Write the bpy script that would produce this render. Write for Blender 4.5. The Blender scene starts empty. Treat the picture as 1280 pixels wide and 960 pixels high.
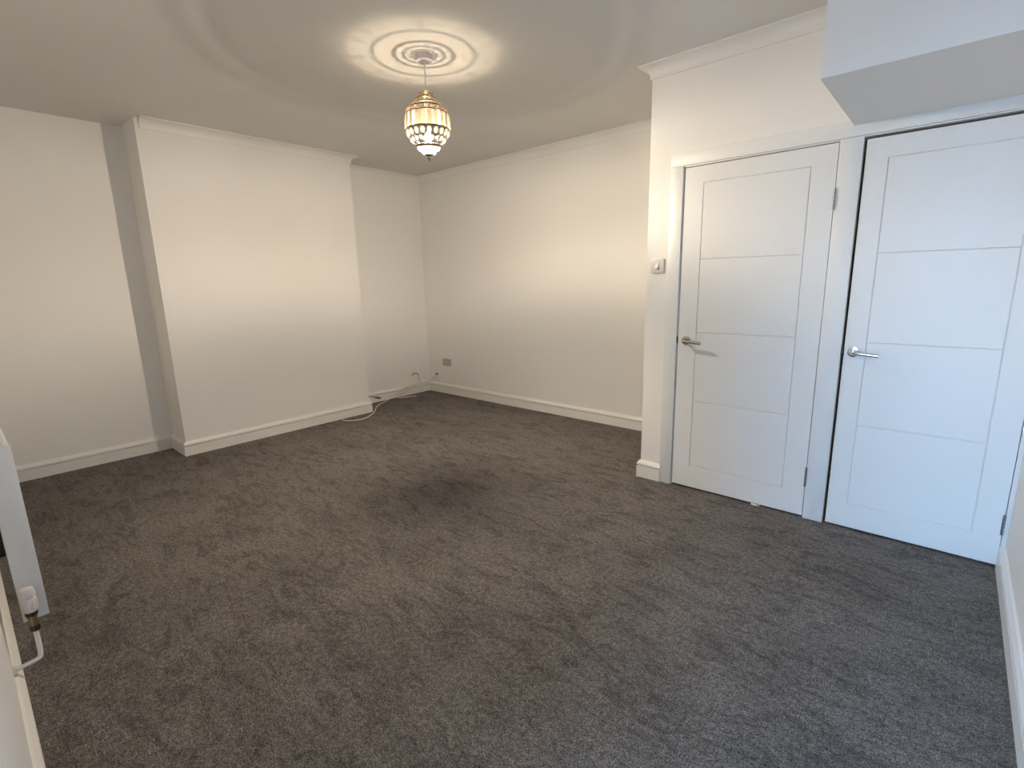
import bpy, bmesh, math, random
from mathutils import Vector, Matrix
random.seed(7)
C = bpy.context.scene.collection
SC = bpy.context.scene

# ------------------------------------------------------------------ camera
cam_d = bpy.data.cameras.new('camera'); cam = bpy.data.objects.new('camera', cam_d); C.objects.link(cam)
YAW, PITCH, ROLL = 0.7259, -0.2036, -0.0232
fw = Vector((-math.sin(YAW)*math.cos(PITCH), math.cos(YAW)*math.cos(PITCH), math.sin(PITCH)))
rt = Vector((math.cos(YAW), math.sin(YAW), 0)); up = rt.cross(fw)
r2 = rt*math.cos(ROLL)+up*math.sin(ROLL); u2 = -rt*math.sin(ROLL)+up*math.cos(ROLL)
M = Matrix((r2, u2, -fw)).transposed().to_4x4(); M.translation = Vector((4.9927, -4.0277, 1.3564))
cam.matrix_world = M
cam_d.sensor_width = 36; cam_d.lens = 36*623.42/1280; cam_d.clip_start = 0.005
SC.camera = cam

# ------------------------------------------------------------------ sky, hazy sun, exposure
W = bpy.data.worlds.new('overcast_sky'); SC.world = W; W.use_nodes = True
bg = W.node_tree.nodes['Background']
bg.inputs[0].default_value = (0.37, 0.63, 1.0, 1); bg.inputs[1].default_value = 18.0
BULB = 13500.0
SC.view_settings.view_transform = 'Standard'; SC.view_settings.look = 'None'
SC.view_settings.exposure = 0.14; SC.view_settings.gamma = 1.0; SC.view_settings.use_curve_mapping = False
SC.cycles.diffuse_bounces = 8; SC.cycles.max_bounces = 14; SC.cycles.transparent_max_bounces = 24

# ------------------------------------------------------------------ materials
def mat(name, col, rough=0.5, metal=0.0, bump=None, spec=None, mottle=0.0, mscale=3.0):
    m = bpy.data.materials.new(name); m.use_nodes = True
    nt = m.node_tree; N = nt.nodes; b = N['Principled BSDF']
    b.inputs['Base Color'].default_value = (*col, 1); b.inputs['Roughness'].default_value = rough
    b.inputs['Metallic'].default_value = metal
    if spec is not None: b.inputs['Specular IOR Level'].default_value = spec
    tc = N.new('ShaderNodeTexCoord')
    if mottle:
        n = N.new('ShaderNodeTexNoise'); n.inputs['Scale'].default_value = mscale; n.inputs['Detail'].default_value = 4
        nt.links.new(tc.outputs['Object'], n.inputs['Vector'])
        r = N.new('ShaderNodeMapRange'); r.inputs['To Min'].default_value = 1-mottle; r.inputs['To Max'].default_value = 1+mottle
        nt.links.new(n.outputs['Fac'], r.inputs['Value'])
        v = N.new('ShaderNodeVectorMath'); v.operation = 'SCALE'; v.inputs[0].default_value = col
        nt.links.new(r.outputs[0], v.inputs['Scale']); nt.links.new(v.outputs[0], b.inputs['Base Color'])
    if bump:
        n = N.new('ShaderNodeTexNoise'); n.inputs['Scale'].default_value = bump[0]; n.inputs['Detail'].default_value = 3
        nt.links.new(tc.outputs['Object'], n.inputs['Vector'])
        bp = N.new('ShaderNodeBump'); bp.inputs['Strength'].default_value = bump[1]; bp.inputs['Distance'].default_value = bump[2]
        nt.links.new(n.outputs['Fac'], bp.inputs['Height']); nt.links.new(bp.outputs[0], b.inputs['Normal'])
    return m
WALL = mat('white_wall_paint', (0.82, 0.812, 0.798), 0.85, bump=(90, 0.25, 0.0015), mottle=0.012)
CEIL = mat('white_ceiling_paint', (0.68, 0.67, 0.655), 0.9, bump=(60, 0.3, 0.002), mottle=0.015)
TRIM = mat('white_satin_trim', (0.80, 0.793, 0.78), 0.4, bump=(40, 0.1, 0.001))
DOORM = mat('white_satin_door', (0.78, 0.79, 0.79), 0.42, bump=(120, 0.08, 0.0006))
PLAST = mat('white_plastic', (0.70, 0.68, 0.68), 0.35, mottle=0.02, mscale=30)
ROSEM = mat('pinkish_white_plastic', (0.66, 0.58, 0.60), 0.4, mottle=0.02, mscale=30)
CABLE = mat('cream_cable_sheath', (0.72, 0.68, 0.60), 0.45, mottle=0.05, mscale=40)
BLACK = mat('black_rubber', (0.02, 0.02, 0.022), 0.5, mottle=0.1, mscale=60)
DARKM = mat('dark_metal', (0.10, 0.085, 0.075), 0.35, 0.9, mottle=0.1, mscale=60)
NICKEL = mat('satin_nickel', (0.52, 0.47, 0.42), 0.26, 1.0, mottle=0.04, mscale=80)
STEEL = mat('grey_steel_hinge', (0.30, 0.30, 0.31), 0.4, 0.9, mottle=0.08, mscale=80)
BRONZE = mat('antique_bronze', (0.32, 0.25, 0.17), 0.38, 0.9, mottle=0.25, mscale=90)
RADM = mat('white_radiator_enamel', (0.78, 0.79, 0.80), 0.3, mottle=0.01, mscale=20)
PVC = mat('white_pvc', (0.8, 0.8, 0.8), 0.35, mottle=0.01)
PAVE = mat('grey_paving', (0.30, 0.30, 0.30), 0.9, mottle=0.2, mscale=4)

def carpet_material():
    m = bpy.data.materials.new('carpet_pile'); m.use_nodes = True
    nt = m.node_tree; N = nt.nodes; L = nt.links; b = N['Principled BSDF']
    b.inputs['Roughness'].default_value = 0.95; b.inputs['Specular IOR Level'].default_value = 0.1
    tc = N.new('ShaderNodeTexCoord')
    def noise(sc, det, rough, dist=0.0, stretch=None, rot=0):
        n = N.new('ShaderNodeTexNoise'); n.inputs['Scale'].default_value = sc; n.inputs['Detail'].default_value = det
        n.inputs['Roughness'].default_value = rough; n.inputs['Distortion'].default_value = dist
        src = tc.outputs['Object']
        if stretch:
            mp = N.new('ShaderNodeMapping'); mp.inputs['Scale'].default_value = stretch; mp.inputs['Rotation'].default_value = (0, 0, rot)
            L.new(src, mp.inputs['Vector']); src = mp.outputs[0]
        L.new(src, n.inputs['Vector']); return n.outputs['Fac']
    def ramp(f, a, bb, lo, hi):
        r = N.new('ShaderNodeMapRange'); r.inputs['From Min'].default_value = a; r.inputs['From Max'].default_value = bb
        r.inputs['To Min'].default_value = lo; r.inputs['To Max'].default_value = hi; L.new(f, r.inputs['Value']); return r.outputs[0]
    def mul(a, c):
        x = N.new('ShaderNodeMath'); x.operation = 'MULTIPLY'; L.new(a, x.inputs[0]); L.new(c, x.inputs[1]); return x.outputs[0]
    brush = ramp(noise(1.9, 4, 0.62, 0.8, (1, 1.6, 1), 0.5), 0.30, 0.62, 0.84, 1.08)     # pile brushed one way or the other
    scuff = ramp(noise(4.6, 6, 0.72, 1.4, (1, 2.4, 1), 0.75), 0.37, 0.53, 0.68, 1.06)
    clump = ramp(noise(55, 3, 0.6), 0.34, 0.66, 0.70, 1.30)
    tuft = ramp(noise(190, 4, 0.75), 0.36, 0.64, 0.20, 1.90)
    f = mul(mul(brush, scuff), mul(clump, tuft))
    cm = N.new('ShaderNodeVectorMath'); cm.operation = 'SCALE'; cm.inputs[0].default_value = (0.186, 0.171, 0.160)
    L.new(f, cm.inputs['Scale']); L.new(cm.outputs[0], b.inputs['Base Color'])
    h = N.new('ShaderNodeMath'); h.operation = 'ADD'; L.new(tuft, h.inputs[0]); L.new(clump, h.inputs[1])
    bp = N.new('ShaderNodeBump'); bp.inputs['Strength'].default_value = 0.7; bp.inputs['Distance'].default_value = 0.004
    L.new(h.outputs[0], bp.inputs['Height']); L.new(bp.outputs[0], b.inputs['Normal'])
    return m
CARPET = carpet_material()

def crystal_material(name, tint, glow, solid):
    """thin cut glass: mostly lets light straight through, scatters and glints a little"""
    m = bpy.data.materials.new(name); m.use_nodes = True
    nt = m.node_tree; N = nt.nodes; L = nt.links; N.remove(N['Principled BSDF'])
    out = N['Material Output']
    tr = N.new('ShaderNodeBsdfTransparent'); tr.inputs[0].default_value = (*[0.80+0.20*t for t in tint], 1)
    tl = N.new('ShaderNodeBsdfTranslucent')
    oi = N.new('ShaderNodeObjectInfo'); mr = N.new('ShaderNodeMapRange')
    mr.inputs['To Min'].default_value = glow*0.45; mr.inputs['To Max'].default_value = glow*1.5
    L.new(oi.outputs['Random'], mr.inputs['Value'])
    sc = N.new('ShaderNodeVectorMath'); sc.operation = 'SCALE'; sc.inputs[0].default_value = tint
    L.new(mr.outputs[0], sc.inputs['Scale']); L.new(sc.outputs[0], tl.inputs[0])
    gl = N.new('ShaderNodeBsdfGlossy'); gl.inputs['Roughness'].default_value = 0.12
    a = N.new('ShaderNodeMixShader'); a.inputs[0].default_value = 0.12; L.new(tl.outputs[0], a.inputs[1]); L.new(gl.outputs[0], a.inputs[2])
    mx = N.new('ShaderNodeMixShader'); mx.inputs[0].default_value = solid
    L.new(tr.outputs[0], mx.inputs[1]); L.new(a.outputs[0], mx.inputs[2]); L.new(mx.outputs[0], out.inputs[0])
    return m
CRY_W = crystal_material('clear_crystal', (1.0, 0.93, 0.80), 0.18, 0.14)
CRY_Y = crystal_material('long_crystal', (1.0, 0.90, 0.62), 0.14, 0.5)
CRY_P = crystal_material('pale_long_crystal', (1.0, 0.93, 0.80), 0.30, 0.5)
CRY_C = crystal_material('cup_crystal', (1.0, 0.92, 0.78), 0.02, 0.3)
CRY_O = crystal_material('amber_crystal', (1.0, 0.62, 0.42), 0.45, 0.18)

def glass_material():
    m = bpy.data.materials.new('window_glass'); m.use_nodes = True
    nt = m.node_tree; N = nt.nodes; L = nt.links; N.remove(N['Principled BSDF'])
    tr = N.new('ShaderNodeBsdfTransparent'); tr.inputs[0].default_value = (0.96, 0.98, 0.98, 1)
    gl = N.new('ShaderNodeBsdfGlossy'); gl.inputs['Roughness'].default_value = 0.02
    fr = N.new('ShaderNodeFresnel'); fr.inputs['IOR'].default_value = 1.45
    mx = N.new('ShaderNodeMixShader'); L.new(fr.outputs[0], mx.inputs[0]); L.new(tr.outputs[0], mx.inputs[1]); L.new(gl.outputs[0], mx.inputs[2])
    L.new(mx.outputs[0], N['Material Output'].inputs[0]); return m
GLASS = glass_material()
BULBM = bpy.data.materials.new('lit_bulb'); BULBM.use_nodes = True
_b = BULBM.node_tree.nodes['Principled BSDF']; _b.inputs['Emission Color'].default_value = (1.0, 0.85, 0.645, 1); _b.inputs['Emission Strength'].default_value = BULB
_b.inputs['Base Color'].default_value = (0.9, 0.9, 0.85, 1)

COLLAR = bpy.data.materials.new('added_ceiling_glow'); COLLAR.use_nodes = True
_b = COLLAR.node_tree.nodes['Principled BSDF']; _b.inputs['Emission Color'].default_value = (1.0, 0.84, 0.60, 1); _b.inputs['Emission Strength'].default_value = BULB*0.15  # emission added to make the bright circle on the ceiling
# ------------------------------------------------------------------ mesh helpers
def link(name, bm, m, parent=None, smooth=None):
    me = bpy.data.meshes.new(name); bmesh.ops.recalc_face_normals(bm, faces=bm.faces); bm.to_mesh(me); bm.free()
    me.materials.append(m)
    o = bpy.data.objects.new(name, me); C.objects.link(o)
    if parent is not None: o.parent = parent; o.matrix_parent_inverse = parent.matrix_basis.inverted()
    if smooth is not None:
        me.shade_smooth()
        if smooth: me.set_sharp_from_angle(angle=math.radians(smooth))
    return o
def box(bm, lo, hi, bev=0.0, seg=2):
    lo, hi = Vector(lo), Vector(hi)
    r = bmesh.ops.create_cube(bm, size=1, matrix=Matrix.Translation((lo+hi)/2) @ Matrix.Diagonal((*(hi-lo), 1)))
    if bev:
        es = list({e for v in r['verts'] for e in v.link_edges})
        bmesh.ops.bevel(bm, geom=es, offset=bev, segments=seg, affect='EDGES', profile=0.5)
def bx(name, lo, hi, m, parent=None, bev=0.0):
    bm = bmesh.new(); box(bm, lo, hi, bev); return link(name, bm, m, parent, 30 if bev else None)
def lathe(bm, prof, n=32, mtx=Matrix(), close=False):
    rings = []
    for (r, z) in prof:
        if r < 1e-6: rings.append([bm.verts.new(mtx @ Vector((0, 0, z)))])
        else: rings.append([bm.verts.new(mtx @ Vector((r*math.cos(2*math.pi*k/n), r*math.sin(2*math.pi*k/n), z))) for k in range(n)])
    pairs = list(zip(rings, rings[1:]))
    if close: pairs.append((rings[-1], rings[0]))
    for a, b in pairs:
        for k in range(n):
            j = (k+1) % n
            if len(a) == 1 and len(b) == 1: break
            if len(a) == 1: bm.faces.new((a[0], b[k], b[j]))
            elif len(b) == 1: bm.faces.new((a[k], a[j], b[0]))
            else: bm.faces.new((a[k], a[j], b[j], b[k]))
def torus(bm, R, r, z, n=40, k=6, mtx=Matrix()):
    lathe(bm, [(R+r*math.cos(2*math.pi*i/k), z+r*math.sin(2*math.pi*i/k)) for i in range(k)], n, mtx, True)
def smooth_path(pts, sub=6):
    P = [Vector(p) for p in pts]; P = [P[0]*2-P[1]]+P+[P[-1]*2-P[-2]]; out = []
    for i in range(1, len(P)-2):
        a, b, c, d = P[i-1:i+3]
        for s in range(sub):
            t = s/sub
            out.append(0.5*((2*b)+(c-a)*t+(2*a-5*b+4*c-d)*t*t+(3*b-a-3*c+d)*t**3))
    out.append(P[-2]); return out
def tube(bm, pts, r, n=8):
    T = [(pts[min(i+1, len(pts)-1)]-pts[max(i-1, 0)]).normalized() for i in range(len(pts))]
    x = T[0].orthogonal().normalized(); rings = []
    for p, t in zip(pts, T):
        x = (x-t*x.dot(t)).normalized(); y = t.cross(x)
        rings.append([bm.verts.new(p+(x*math.cos(2*math.pi*k/n)+y*math.sin(2*math.pi*k/n))*r) for k in range(n)])
    for a, b in zip(rings, rings[1:]):
        for k in range(n): bm.faces.new((a[k], a[(k+1) % n], b[(k+1) % n], b[k]))
    bm.faces.new(rings[0]); bm.faces.new(rings[-1][::-1])
def cyl(bm, a, b, r, n=20, r2=None):
    a, b = Vector(a), Vector(b)
    q = (b-a).to_track_quat('Z', 'Y').to_matrix().to_4x4(); h = (b-a).length
    r2 = r if r2 is None else r2
    lathe(bm, [(0, 0), (r, 0), (r2, h), (0, h)], n, Matrix.Translation(a) @ q)
def struct(o, label): o['kind'] = 'structure'; o['label'] = label; return o
def tag(o, label, cat, group=None):
    o['label'] = label; o['category'] = cat
    if group: o['group'] = group
    return o
def empty(name, loc):
    o = bpy.data.objects.new(name, None); C.objects.link(o); o.location = loc; o.empty_display_size = 0.05
    return o
def sweep(pts, prof, names, m, labels, close_ends=True):
    """mitred mouldings: a profile of (projection, height) run along a floor-plan polyline, one mesh per straight"""
    P = [Vector(p) for p in pts]
    D = [(b-a).normalized() for a, b in zip(P, P[1:])]; Nn = [Vector((-d.y, d.x)) for d in D]
    def off(i, k):
        if i == 0: return Nn[0]
        if i == len(P)-1: return Nn[-1]
        s = Nn[i-1]+Nn[i]; return s/(1+Nn[i-1].dot(Nn[i]))
    res = []
    for i in range(len(P)-1):
        bm = bmesh.new(); oa, ob = off(i, 0), off(i+1, 0)
        A = [bm.verts.new((*(P[i]+oa*p), z)) for p, z in prof]; B = [bm.verts.new((*(P[i+1]+ob*p), z)) for p, z in prof]
        n = len(prof)
        for k in range(n): bm.faces.new((A[k], A[(k+1) % n], B[(k+1) % n], B[k]))
        bm.faces.new(A); bm.faces.new(B[::-1])
        res.append(struct(link(names[i], bm, m, None, 35), labels[i]))
    return res

# ------------------------------------------------------------------ room shell
H = 2.589; XP, YD = 3.4702, -0.9807; XR = 5.292; YF = -4.067; CH0, CH1, CHX = -2.8707, -1.129, 0.351
struct(bx('floor', (-0.12, -4.36, -0.1), (XR+0.12, 0.12, 0), CARPET), 'floor covered in dark brown-grey mottled carpet')
struct(bx('ceiling', (-0.12, -4.36, H), (XR+0.12, 0.12, H+0.12), CEIL), 'flat white ceiling around the pendant lamp')
struct(bx('wall_left', (-0.12, YF, 0), (0, 0, H), WALL), 'off-white wall on the left, recessed either side of the chimney breast')
struct(bx('wall_chimney', (0, CH0, 0), (CHX, CH1, H), WALL), 'plain off-white chimney breast standing forward of the left wall')
struct(bx('wall_back', (-0.12, 0, 0), (XR+0.12, 0.12, H), WALL), 'off-white back wall with the small socket')
bm = bmesh.new()
box(bm, (XP, YD, 0), (3.66, YD+0.11, H)); box(bm, (XP, YD+0.11, 0), (XP+0.1, 0, H)); box(bm, (3.66, YD, 2.04), (XR, YD+0.11, H))
struct(link('wall_cupboard', bm, WALL), 'off-white wall around the two doors with the light switch')
struct(bx('wall_bulkhead', (4.5276, YD-0.804, 2.047), (XR, YD, H), WALL), 'boxed bulkhead hanging above the right-hand door')
struct(bx('wall_right', (XR, -4.36, 0), (XR+0.12, 0, H), WALL), 'white wall at the right edge')
WX0, WX1, WZ1 = 4.26, 5.20, 2.12
bm = bmesh.new()
box(bm, (-0.12, -4.36, 0), (WX0, YF, H)); box(bm, (WX1, -4.36, 0), (XR, YF, H)); box(bm, (WX0, -4.36, WZ1), (WX1, YF, H))
struct(link('wall_front', bm, WALL), 'off-white outside wall at the left edge behind the radiator')
# unseen glazed garden door, added behind the camera to let daylight in
bm = bmesh.new(); y0, y1 = -4.33, -4.27
box(bm, (WX0, y0, 0), (WX0+0.07, y1, WZ1), .004); box(bm, (WX1-0.07, y0, 0), (WX1, y1, WZ1), .004)
box(bm, (WX0+.07, y0, 0.0), (WX1-.07, y1, 0.09), .004); box(bm, (WX0+.07, y0, WZ1-0.07), (WX1-.07, y1, WZ1), .004)
win = struct(link('window_1', bm, PVC, None, 30), 'unseen white framed full-height glazed garden door added in the outside wall for daylight')
bx('pane', (WX0+.07, -4.303, .09), (WX1-.07, -4.297, WZ1-.07), GLASS, win)
struct(bx('ground', (-12, -30, -0.3), (18, -4.36, -0.2), PAVE), 'paving outside the garden door')
BRICK = mat('dull_brick', (0.20, 0.15, 0.12), 0.9, mottle=0.2, mscale=6)
struct(bx('wall_sky_blocker', (5.50, -13.0, -0.2), (5.75, -4.40, 5.2), BRICK), 'unseen wall added beside the garden door to block sky light')  # added out of view, keeps sky light from the right off the back wall

# skirting boards
BH = 0.118
bprof = [(0, 0), (0.021, 0), (0.021, 0.078), (0.0060, 0.0795), (0.0060, 0.0875), (0.0205, 0.0885), (0.0208, 0.096), (0.0185, 0.102), (0.0135, 0.107), (0.0115, 0.112), (0.0085, 0.117), (0.004, BH), (0, BH)]
sweep([(3.617, YD), (XP, YD), (XP, 0), (0, 0), (0, CH1), (CHX, CH1), (CHX, CH0), (0, CH0), (0, YF), (WX0, YF)], bprof,
      ['baseboard_pier', 'baseboard_cupboard', 'baseboard_back', 'baseboard_alcove', 'baseboard_chimney_side', 'baseboard_chimney', 'baseboard_chimney_return', 'baseboard_left', 'baseboard_front'], TRIM,
      ['short skirting board on the pier left of the doors', 'skirting board on the hidden side of the door cupboard', 'white skirting board along the back wall', 'white skirting board in the far alcove under the cables',
       'skirting board on the far side of the chimney breast', 'white skirting board along the chimney breast front', 'short skirting board on the near side of the chimney breast', 'white skirting board in the near left alcove',
       'white skirting board at the left edge below the radiator'])
sweep([(XR, YF), (XR, YD-0.012)], bprof, ['baseboard_right'], TRIM, ['white skirting board at the right edge'])
# coving
cz = H
cprof = [(0, cz), (0.066, cz), (0.066, cz-0.008), (0.060, cz-0.0085)]
for k in range(1, 8):
    t = k/8*math.pi/2; cprof.append((0.060-0.050*math.sin(t), cz-0.0085-0.056*(1-math.cos(t))))
cprof += [(0.010, cz-0.066), (0.009, cz-0.075), (0, cz-0.075)]
cprof = cprof[::-1]
sweep([(4.5276, YD), (XP, YD), (XP, 0), (0, 0), (0, CH1), (CHX, CH1), (CHX, CH0+0.028)], cprof,
      ['trim_1', 'trim_2', 'trim_3', 'trim_4', 'trim_5', 'trim_6'], TRIM,
      ['white coving above the left-hand door', 'white coving on the side of the door cupboard', 'white coving along the back wall', 'white coving in the far alcove', 'white coving on the far side of the chimney breast', 'white coving along the chimney breast front'])

# door frames
ZT = 1.985; X1, X2, X3, X4 = 3.697, 4.4714, 4.575, 5.2728; XA = 3.6142; ZA = 2.0714
ya = YD-0.014
def trim(n, lo, hi, label, bev=0.0015): return struct(bx(n, lo, hi, DOORM, None, bev), label)
trim('trim_7', (XA, ya, 0), (X1-0.005, YD, ZT+0.012), 'upright architrave left of the left-hand door', 0.0025)
trim('trim_8', (XA, ya, ZT+0.012), (XR, YD, ZA), 'long head architrave above both doors', 0.0025)
trim('trim_9', (X2+0.003, YD-0.004, 0), (X3-0.003, YD+0.09, ZT+0.012), 'wide post between the two doors')
trim('trim_10', (X1-0.005, YD-0.004, 0), (X1-0.003, YD+0.09, ZT+0.012), 'door lining edge left of the left-hand door', 0.001)
trim('trim_11', (X1-0.003, YD-0.004, ZT+0.004), (X2+0.003, YD+0.09, ZT+0.012), 'door lining edge above the left-hand door', 0.001)
trim('trim_12', (X3-0.003, YD-0.004, ZT+0.006), (X4+0.003, YD+0.09, ZT+0.012), 'door lining edge above the right-hand door', 0.001)
trim('trim_13', (X4+0.003, YD-0.004, 0), (XR, YD+0.09, ZT+0.012), 'narrow door lining at the right-hand wall', 0.001)

# ------------------------------------------------------------------ doors
def door(n, x0, x1, px0, px1, hz, ztop, gap_left, label, hx, hzz, handle_label, hinges, chrome):
    yf = YD-0.002
    x0 += gap_left
    z0 = 0.012; zt = ZT-(0.008 if n == 'door_2' else 0.001)
    core = struct(bx(n, (x0, yf+0.006, z0), (x1, yf+0.040, zt), DOORM), label)
    bm = bmesh.new(); g = 0.0035
    # frame with a bevelled opening
    def ring(x, y, xx, yy, d): return [bm.verts.new((a, d, c)) for a, c in ((x, y), (xx, y), (xx, yy), (x, yy))]
    o1 = ring(x0, z0, x1, zt, yf+0.006); o2 = ring(x0, z0, x1, zt, yf+0.001); o3 = ring(x0+.001, z0+.001, x1-.001, zt-.001, yf)
    i1 = ring(px0-g, hz[-1]-g, px1+g, ztop+g, yf); i2 = ring(px0, hz[-1], px1, ztop, yf+0.006)
    for a, b in ((o1, o2), (o2, o3), (o3, i1), (i1, i2)):
        for k in range(4): bm.faces.new((a[k], a[(k+1) % 4], b[(k+1) % 4], b[k]))
    link('frame', bm, DOORM, core)
    zs = [ztop]+hz
    for a, b in zip(zs, zs[1:]):
        bm = bmesh.new(); e = 0.0005
        def rg(i, d): return [bm.verts.new((u, d, v)) for u, v in ((px0+i, b+i), (px1-i, b+i), (px1-i, a-i), (px0+i, a-i))]
        r1, r2_ = rg(e, yf+0.006), rg(e+g, yf+0.0003)
        for k in range(4): bm.faces.new((r1[k], r1[(k+1) % 4], r2_[(k+1) % 4], r2_[k]))
        bm.faces.new(r2_)
        link('panel', bm, DOORM, core)
    hd = bpy.data.objects.new('handle', None)
    bm = bmesh.new()
    mt = Matrix.Translation((hx, yf, hzz)) @ Matrix.Rotation(math.pi/2, 4, 'X')
    lathe(bm, [(0, 0), (0.0265, 0), (0.0268, 0.006), (0.0255, 0.0085), (0.021, 0.0095), (0.011, 0.0095), (0.0105, 0.012), (0.0095, 0.016), (0.0095, 0.03), (0, 0.03)], 36, mt)
    hd = link('handle', bm, chrome, core, 35); hd['label'] = handle_label
    bm = bmesh.new()
    path = smooth_path([(hx, yf-0.028, hzz), (hx, yf-0.045, hzz), (hx+0.006, yf-0.054, hzz-0.0003), (hx+0.018, yf-0.057, hzz-0.0012), (hx+0.06, yf-0.057, hzz-0.004), (hx+0.112, yf-0.056, hzz-0.008)], 6)
    tube(bm, path, 0.0092, 14); link('lever', bm, chrome, hd, 50)
    for (hxx, za, zb) in hinges:
        bm = bmesh.new(); cyl(bm, (hxx, yf-0.005, za), (hxx, yf-0.005, zb), 0.0055, 14)
        box(bm, (hxx-0.005, yf-0.0016, za+.004), (hxx+0.004, yf+0.001, zb-.004), 0.0004, 1)
        h = link('hinge', bm, STEEL, core, 40)
        bm = bmesh.new()
        for i in range(1, 5):
            z = za+(zb-za)*i/5; torus(bm, 0.0058, 0.0006, z, 14, 4, Matrix.Translation((hxx, yf-0.005, 0)))
        link('knuckle_ring', bm, DARKM, h)
    bm = bmesh.new(); box(bm, (x0-0.010, YD-0.0050, hzz-0.022), (x0-0.0012, YD+0.01, hzz+0.022), 0.001, 1)
    lt = link('latch_keep', bm, BLACK, core); lt['label'] = 'small black latch keep in the gap'
    return core
door('door_1', X1, X2, 3.813, 4.358, [1.457, 1.020, 0.584, 0.155], 1.890, 0.001, 'narrower white panelled door on the left with nickel lever handle', 3.751, 0.969, 'satin nickel lever handle on round rose', [(X2+.001, 1.671, 1.773), (X2+.001, 0.190, 0.300)], NICKEL)
CHROME = mat('polished_chrome', (0.66, 0.68, 0.70), 0.16, 1.0, mottle=0.02, mscale=60)
door('door_2', X3, X4, 4.677, 5.172, [1.447, 1.011, 0.580, 0.147], 1.883, 0.011, 'white panelled door on the right beside the right-hand wall', 4.626, 0.963, 'chrome lever handle on round rose', [(X4-.001, 0.166, 0.262), (X4-.001, 1.66, 1.76)], CHROME)

# ------------------------------------------------------------------ light switch and socket
def plate(name, c, axis_y, w, label, cat):
    e = empty(name, c); x, y, z = c
    bm = bmesh.new(); box(bm, (x-w/2, y-0.011, z-w/2), (x+w/2, y, z+w/2), 0.003, 2); link('faceplate', bm, PLAST, e, 40)
    return e, x, y, z
e, x, y, z = plate('light_switch', (3.546, YD, 1.429), 0, 0.088, '', '')
tag(e, 'square white light switch on the pier left of the doors', 'switch')
bm = bmesh.new(); box(bm, (x-0.0125, y-0.0125, z-0.018), (x+0.0125, y-0.010, z+0.018), 0.0008, 1); link('surround', bm, PLAST, e)
bm = bmesh.new()
vs = [bm.verts.new(p) for p in ((x-.009, y-.011, z-.015), (x+.009, y-.011, z-.015), (x+.009, y-.011, z+.015), (x-.009, y-.011, z+.015), (x-.009, y-.0230, z-.015), (x+.009, y-.0230, z-.015), (x+.009, y-.0135, z+.015), (x-.009, y-.0135, z+.015))]
for f in ((0, 1, 2, 3), (4, 5, 6, 7), (0, 1, 5, 4), (1, 2, 6, 5), (2, 3, 7, 6), (3, 0, 4, 7)): bm.faces.new([vs[i] for i in f])
link('rocker', bm, PLAST, e)
for dx in (-0.030, 0.030):
    bm = bmesh.new(); cyl(bm, (x+dx, y-.0105, z), (x+dx, y-.0118, z), 0.003, 12); link('screw', bm, PLAST, e)
SOCK = mat('grey_white_plastic', (0.47, 0.45, 0.44), 0.4, mottle=0.03, mscale=40)
x, y, z = 0.356, 0.0, 0.393
e = tag(empty('wall_socket', (x, y, z)), 'small grey-white double wall socket low on the back wall', 'socket')
bm = bmesh.new(); box(bm, (x-.073, y-.011, z-.043), (x+.073, y, z+.043), .003, 2); link('faceplate', bm, SOCK, e, 40)
for s_ in (-1, 1):
    xx = x+s_*.036
    bm = bmesh.new(); box(bm, (xx-.027, y-.0135, z-.030), (xx+.027, y-.0105, z+.014), .001, 1); f = link('socket_front', bm, SOCK, e, 40)
    for dx, dz, w, h in ((0, .004, .004, .008), (-.011, -.015, .0065, .004), (.011, -.015, .0065, .004)):
        bm = bmesh.new(); box(bm, (xx+dx-w/2, y-.0143, z+dz-h/2), (xx+dx+w/2, y-.0130, z+dz+h/2)); link('pin_hole', bm, BLACK, f)
    bm = bmesh.new(); box(bm, (xx-s_*.012-.006, y-.018, z+.020), (xx-s_*.012+.006, y-.010, z+.036), .001, 1); link('rocker', bm, SOCK, e)

# ------------------------------------------------------------------ cables in the far alcove
def cable(name, pts, r, m, sub=6): 
    bm = bmesh.new(); tube(bm, smooth_path(pts, sub), r, 8); return link(name, bm, m, None, 60)
fl = 0.006
e = tag(cable('mains_cable', [(0.165, -0.004, 0.232), (0.150, -0.018, 0.222), (0.095, -0.026, 0.175), (0.045, -0.040, 0.132), (0.028, -0.10, 0.126), (0.027, -0.19, 0.124), (0.027, -0.30, 0.121), (0.030, -0.42, 0.104),
    (0.032, -0.52, 0.068), (0.040, -0.61, 0.030), (0.075, -0.72, fl), (0.150, -0.86, fl), (0.260, -0.99, fl), (0.385, -1.09, fl), (0.47, -1.18, fl), (0.545, -1.30, fl), (0.555, -1.40, fl), (0.50, -1.48, fl), (0.42, -1.50, fl)], 0.0055, CABLE),
    'long cream cable running from the back wall over the skirting onto the carpet', 'cable')
bm = bmesh.new(); cyl(bm, (0.166, -0.001, 0.233), (0.150, -0.018, 0.2215), 0.009, 12); link('cable_gland', bm, DARKM, e)
e = tag(cable('aerial_cable', [(0.004, -0.176, 0.196), (0.014, -0.172, 0.168), (0.041, -0.195, 0.142), (0.043, -0.27, 0.112), (0.045, -0.38, 0.086), (0.046, -0.48, 0.045), (0.060, -0.535, 0.014), (0.088, -0.545, fl), (0.110, -0.48, fl), (0.165, -0.355, fl)], 0.0050, CABLE),
    'short cream cable whose cut end lies on the carpet below the alcove', 'cable')
bm = bmesh.new(); tube(bm, smooth_path([(0.003, -0.285, 0.235), (0.014, -0.262, 0.252), (0.018, -0.225, 0.254), (0.014, -0.195, 0.236), (0.004, -0.176, 0.205)], 6), 0.0038, 8)
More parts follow.
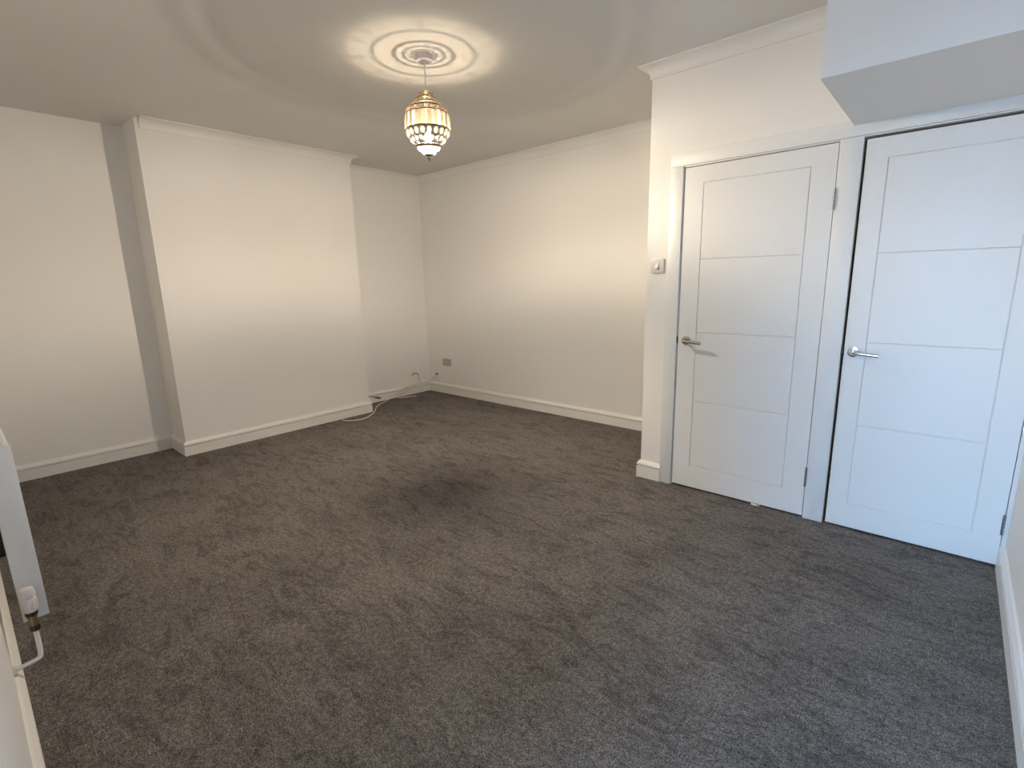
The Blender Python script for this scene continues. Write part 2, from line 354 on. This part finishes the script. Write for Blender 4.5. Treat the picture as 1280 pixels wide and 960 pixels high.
e = tag(link('aerial_hook', bm, DARKM, None, 60), 'small dark bent cable stub poking out of the alcove wall', 'cable')
bm = bmesh.new(); tube(bm, smooth_path([(0.026, -0.925, 0.096), (0.027, -0.880, 0.078), (0.026, -0.835, 0.060)], 5), 0.003, 8)
e = tag(link('cable_stub', bm, BLACK, None, 60), 'short black cable stub on the skirting beside the chimney breast', 'cable')
bm = bmesh.new(); cyl(bm, (0.027, -0.838, 0.061), (0.027, -0.775, 0.042), 0.008, 12); link('connector', bm, BLACK, e, 40)
# scrap of white caught under the left door
bm = bmesh.new()
vs = []
for i in range(7):
    t = i/6; vs.append((bm.verts.new((4.20+0.048*t, YD-0.012-0.004*math.sin(5*t), 0.004+0.002*math.sin(9*t))), bm.verts.new((4.202+0.047*t, YD-0.006, 0.010+0.003*math.sin(4*t+1)*(1-t)))))
for a, b in zip(vs, vs[1:]): bm.faces.new((a[0], b[0], b[1], a[1]))
o = link('paper_scrap', bm, PVC); sm = o.modifiers.new('thickness', 'SOLIDIFY'); sm.thickness = 0.002
tag(o, 'thin white scrap on the carpet under the left-hand door', 'scrap')

# ------------------------------------------------------------------ radiator and valve at the left edge
RX0, RX1, RZ0, RZ1 = 1.55, 2.752, 0.262, 0.875; RYf, RYb = -3.953, -4.016
rad = empty('radiator', (2.15, -4.0, RZ0)); tag(rad, 'white panel radiator on the front wall at the left edge', 'radiator')
bm = bmesh.new(); box(bm, (RX0+.004, RYf, RZ0+.003), (RX1-.004, RYf-.010, RZ1-.004), .003); 
for k in range(36):
    xx = RX0+0.03+k*0.0322; box(bm, (xx, RYf+.0035, RZ0+.03), (xx+.018, RYf-.001, RZ1-.03), .0015, 1)
link('front_panel', bm, RADM, rad, 40)
bx('back_panel', (RX0+.004, RYb, RZ0+.003), (RX1-.004, RYb+.010, RZ1-.004), RADM, rad, .003)
for xa, xb in ((RX0, RX0+.003), (RX1-.003, RX1)): bx('side_cover', (xa, RYb-.001, RZ0), (xb, RYf+.002, RZ1), RADM, rad, .0012)
bm = bmesh.new()
box(bm, (RX0+.003, RYb+.010, RZ1-.008), (RX1-.003, RYb+.014, RZ1-.003)); box(bm, (RX0+.003, RYf-.014, RZ1-.008), (RX1-.003, RYf-.010, RZ1-.003))
for k in range(60): xx = RX0+.01+k*.0198; box(bm, (xx, RYb+.014, RZ1-.007), (xx+.008, RYf-.014, RZ1-.004))
link('top_grille', bm, RADM, rad)
for xx in (1.75, 2.55): bx('bracket', (xx, YF+.001, .45), (xx+.04, RYb-.002, .75), DARKM, rad, .002)
vx, vy = 2.80, -3.9945
val = empty('radiator_valve', (vx, vy, 0.24)); tag(val, 'white thermostatic valve and bent pipe at the end of the radiator', 'valve')
T = Matrix.Translation((vx, vy, 0))
bm = bmesh.new(); n = 40; prof = [(0, .402), (.012, .402), (.0165, .3995), (.0195, .392), (.0205, .380), (.0205, .372), (.0180, .370), (.0180, .366), (.0200, .363), (.0200, .334), (.0185, .324), (.0165, .318), (0, .318)]
lathe(bm, prof, n, T); hd = link('valve_head', bm, PLAST, val, 35)
for k in range(14):
    a = 2*math.pi*k/14; c = Vector((vx+.0192*math.cos(a), vy+.0192*math.sin(a), 0)); bm = bmesh.new()
    cyl(bm, c+Vector((.0007*math.cos(a), .0007*math.sin(a), .330)), c+Vector((.0007*math.cos(a), .0007*math.sin(a), .361)), .0014, 6); link('grip_rib', bm, PLAST, hd)
bm = bmesh.new(); lathe(bm, [(0, .306), (.0115, .305), (.0120, .268), (.0115, .263), (0, .263)], 24, T)
cyl(bm, (vx, vy, .286), (RX1-.004, vy, .286), .0095, 18); cyl(bm, (vx-.018, vy, .286), (vx-.034, vy, .286), .0135, 6)
body = link('valve_body', bm, BRONZE, val, 35)
bm = bmesh.new(); lathe(bm, [(0, .319), (.0160, .319), (.0165, .316), (.0165, .306), (.0150, .303), (0, .303)], 24, T); link('collar_nut', bm, BLACK, body, 35)
bm = bmesh.new(); lathe(bm, [(0, .266), (.0140, .266), (.0145, .263), (.0145, .251), (.0125, .247), (0, .247)], 24, T); link('compression_nut', bm, DARKM, body, 35)
bm = bmesh.new(); tube(bm, smooth_path([(vx, vy, .250), (vx, vy, .20), (vx+.001, vy-.001, .165), (vx+.001, vy-.004, .148), (vx, vy-.012, .142), (vx, -4.030, .138), (vx, YF+.001, .134)], 6), .0072, 12)
link('pipe', bm, PVC, val, 60)
bm = bmesh.new(); torus(bm, .0125, .0025, 0, 20, 8, Matrix.Translation((vx, YF+.003, .134)) @ Matrix.Rotation(math.pi/2, 4, 'X')); link('pipe_collar', bm, PVC, val, 60)

# ------------------------------------------------------------------ pendant lamp
PX, PY = 2.622, -2.027
lamp = empty('pendant_lamp', (PX, PY, H)); tag(lamp, 'lit moroccan-style crystal pendant lamp hanging from the ceiling', 'lamp')
T = Matrix.Translation((PX, PY, 0))
bm = bmesh.new(); lathe(bm, [(0, H), (.0495, H), (.0495, H-.024), (.0475, H-.031), (.042, H-.034), (.012, H-.035), (.0085, H-.044), (0, H-.044)], 40, T); link('ceiling_rose', bm, ROSEM, lamp, 40)
bm = bmesh.new(); tube(bm, smooth_path([(PX, PY, H-.043), (PX, PY, 2.50), (PX, PY, 2.405)], 4), .0032, 8); link('flex', bm, CABLE, lamp, 60)
# cap: two pierced bronze tiers
bm = bmesh.new(); lathe(bm, [(.004, 2.412), (.010, 2.411), (.018, 2.406), (.022, 2.404), (.020, 2.4025), (.010, 2.408), (.004, 2.409)], 28, T, True)
torus(bm, .0385, .0034, 2.392, 36, 8, T); torus(bm, .0550, .0038, 2.366, 40, 8, T); torus(bm, .0690, .0052, 2.342, 44, 8, T)
cap = link('cap', bm, BRONZE, lamp, 60)
def arc_leaf(a, w, r0, z0, r1, z1, bulge):
    """curved tapering leaf of the pierced cap"""
    bm = bmesh.new(); rows = []
    for i in range(6):
        t = i/5; r = r0+(r1-r0)*t+bulge*math.sin(math.pi*t); z = z0+(z1-z0)*t; ww = w*(0.35+0.65*math.sin(math.pi*(0.15+0.7*t)))
        rows.append([bm.verts.new((PX+r*math.cos(a)-s*ww*math.sin(a), PY+r*math.sin(a)+s*ww*math.cos(a), z+(0 if s else .002))) for s in (-1, 0, 1)])
    for p, q in zip(rows, rows[1:]):
        for k in range(2): bm.faces.new((p[k], p[k+1], q[k+1], q[k]))
    o = link('cap_leaf', bm, BRONZE, cap, 60); s = o.modifiers.new('thickness', 'SOLIDIFY'); s.thickness = .0012
for k in range(12): arc_leaf(2*math.pi*k/12, .0032, .020, 2.405, .0665, 2.350, .006)
# wire cage
def body_r(z):
    tab = [(2.340, .068), (2.325, .092), (2.305, .112), (2.285, .119), (2.260, .1235), (2.230, .1250), (2.203, .1225), (2.180, .1165), (2.160, .105), (2.140, .087), (2.125, .067), (2.117, .064), (2.095, .046), (2.076, .026)]
    for (za, ra), (zb, rb) in zip(tab, tab[1:]):
        if za >= z >= zb: return ra+(rb-ra)*(za-z)/(za-zb)
    return tab[-1][1]
bm = bmesh.new()
for z, r in ((2.318, .0034), (2.286, .0024), (2.204, .0024), (2.197, .0014)): torus(bm, body_r(z), r, z, 56, 5, T)
for z, r in ((2.128, .0015), (2.095, .0014), (2.0765, .0014)): torus(bm, body_r(z), r, z, 40, 5, T)
for k in range(8):
    a = 2*math.pi*k/8; pts = [Vector((PX+body_r(z)*math.cos(a), PY+body_r(z)*math.sin(a), z)) for z in [2.345-.0665*j/1.0*.25 for j in range(17)] if z >= 2.078]
    tube(bm, pts, .0009, 5)
cage = link('wire_cage', bm, DARKM, lamp, 60)
bm = bmesh.new(); lathe(bm, [(.0655, 2.126), (.0700, 2.124), (.0705, 2.116), (.0655, 2.112), (.062, 2.116), (.062, 2.123)], 44, T, True); link('gold_collar', bm, BRONZE, lamp, 50)
bm = bmesh.new(); lathe(bm, [(0, 2.082), (.0225, 2.081), (.0235, 2.077), (.020, 2.073), (.012, 2.069), (.0085, 2.063), (.0105, 2.059), (.0085, 2.054), (.004, 2.050), (.0055, 2.046), (.003, 2.041), (0, 2.040)], 24, T); link('finial', bm, BRONZE, lamp, 40)
ZB = 2.172      # rim of the bulb: the lit dome hangs below it, an added glow collar sits above
bm = bmesh.new(); lathe(bm, [(.0205*math.cos(t*math.pi/16), ZB-.0225*math.sin(t*math.pi/16)) for t in range(9)], 20, T)
bulb = link('bulb', bm, BULBM, lamp, 180); bulb['label'] = 'glowing warm white bulb'
bm = bmesh.new(); lathe(bm, [(.0205, ZB), (.0270, ZB-.0085), (.0278, ZB-.0085), (.0278, ZB+.004), (.0140, ZB+.005)], 24, T); link('upward_light_shield', bm, PLAST, bulb, 40)  # skirt added round the dome to cut its light towards the ceiling
bm = bmesh.new(); lathe(bm, [(.0140, ZB+.005), (.0128, ZB+.013), (.0100, ZB+.020)], 16, T); link('ceiling_glow_collar', bm, COLLAR, bulb, 60)  # glowing collar added to throw the light circle on the ceiling
bm = bmesh.new(); lathe(bm, [(0, 2.300), (.006, 2.300), (.006, 2.288), (.010, 2.284), (.010, ZB+.024), (.0098, ZB+.020), (0, ZB+.020)], 20, T); cyl(bm, (PX, PY, 2.30), (PX, PY, 2.41), .0028, 8); link('lamp_holder', bm, BRONZE, lamp, 40)
# crystals: one mesh per kind, copied round the rings
def gem(w, h, d, n=4):
    """cut stone: a rectangle with bevelled table front and back"""
    bm = bmesh.new(); V = lambda x, y, z: bm.verts.new((x, y, z))
    g = [V(-w, 0, -h), V(w, 0, -h), V(w, 0, h), V(-w, 0, h)]; i = .55
    for s in (-1, 1):
        t = [V(-w*i, s*d, -h+w*(1-i)), V(w*i, s*d, -h+w*(1-i)), V(w*i, s*d, h-w*(1-i)), V(-w*i, s*d, h-w*(1-i))]
        for k in range(4): bm.faces.new((g[k], g[(k+1) % 4], t[(k+1) % 4], t[k]))
        bm.faces.new(t)
    return bm
def drop(w, h, d):
    bm = bmesh.new(); V = lambda x, y, z: bm.verts.new((x, y, z)); n = 8
    ring = [V(w*math.sin(2*math.pi*k/n)*(1 if k not in (4,) else 1), 0, h*math.cos(2*math.pi*k/n)) for k in range(n)]
    for s in (-1, 1):
        c = V(0, s*d, h*.1)
        for k in range(n): bm.faces.new((ring[k], ring[(k+1) % n], c))
    return bm
def mesh_of(name, bm, m):
    me = bpy.data.meshes.new(name); bmesh.ops.recalc_face_normals(bm, faces=bm.faces); bm.to_mesh(me); bm.free(); me.materials.append(m); return me
def ring_of(name, me, count, z, tilt, ph=0, alt=None):
    r = body_r(z)
    for k in range(count):
        a = 2*math.pi*(k+ph)/count
        o = bpy.data.objects.new(name, alt if alt and k % 2 else me); C.objects.link(o)
        o.matrix_basis = Matrix.Translation((PX+r*math.cos(a), PY+r*math.sin(a), z)) @ Matrix.Rotation(a+math.pi/2, 4, 'Z') @ Matrix.Rotation(tilt, 4, 'X')
        o.parent = lamp; o.matrix_parent_inverse = lamp.matrix_basis.inverted()
mb = mesh_of('bead', gem(.0112, .0125, .006), CRY_W); mo = mesh_of('amber_bead', gem(.0108, .0115, .006), CRY_O)
ring_of('crystal_bead', mb, 18, 2.330, -0.95, 0, mo); ring_of('crystal_bead', mb, 22, 2.302, -0.58, 0.5, mo)
mlong = mesh_of('prism', gem(.0090, .0385, .003), CRY_Y); mlongw = mesh_of('prism_clear', gem(.0090, .0385, .003), CRY_P)
ring_of('crystal_prism', mlong, 42, 2.245, -0.06, 0, mlongw)
md = mesh_of('drop', drop(.0130, .019, .006), CRY_W); mda = mesh_of('drop_amber', drop(.0135, .021, .006), CRY_O)
ring_of('crystal_drop', md, 20, 2.182, 0.42, 0, None)
ring_of('crystal_drop', mesh_of('drop_small', drop(.0085, .012, .005), CRY_W), 20, 2.148, 0.75, .5, mda if False else None)
msm = mesh_of('small_bead', gem(.0075, .0085, .004), CRY_C)
ring_of('small_bead', msm, 20, 2.105, 0.7)
ring_of('small_bead', msm, 13, 2.086, 0.72, .5)
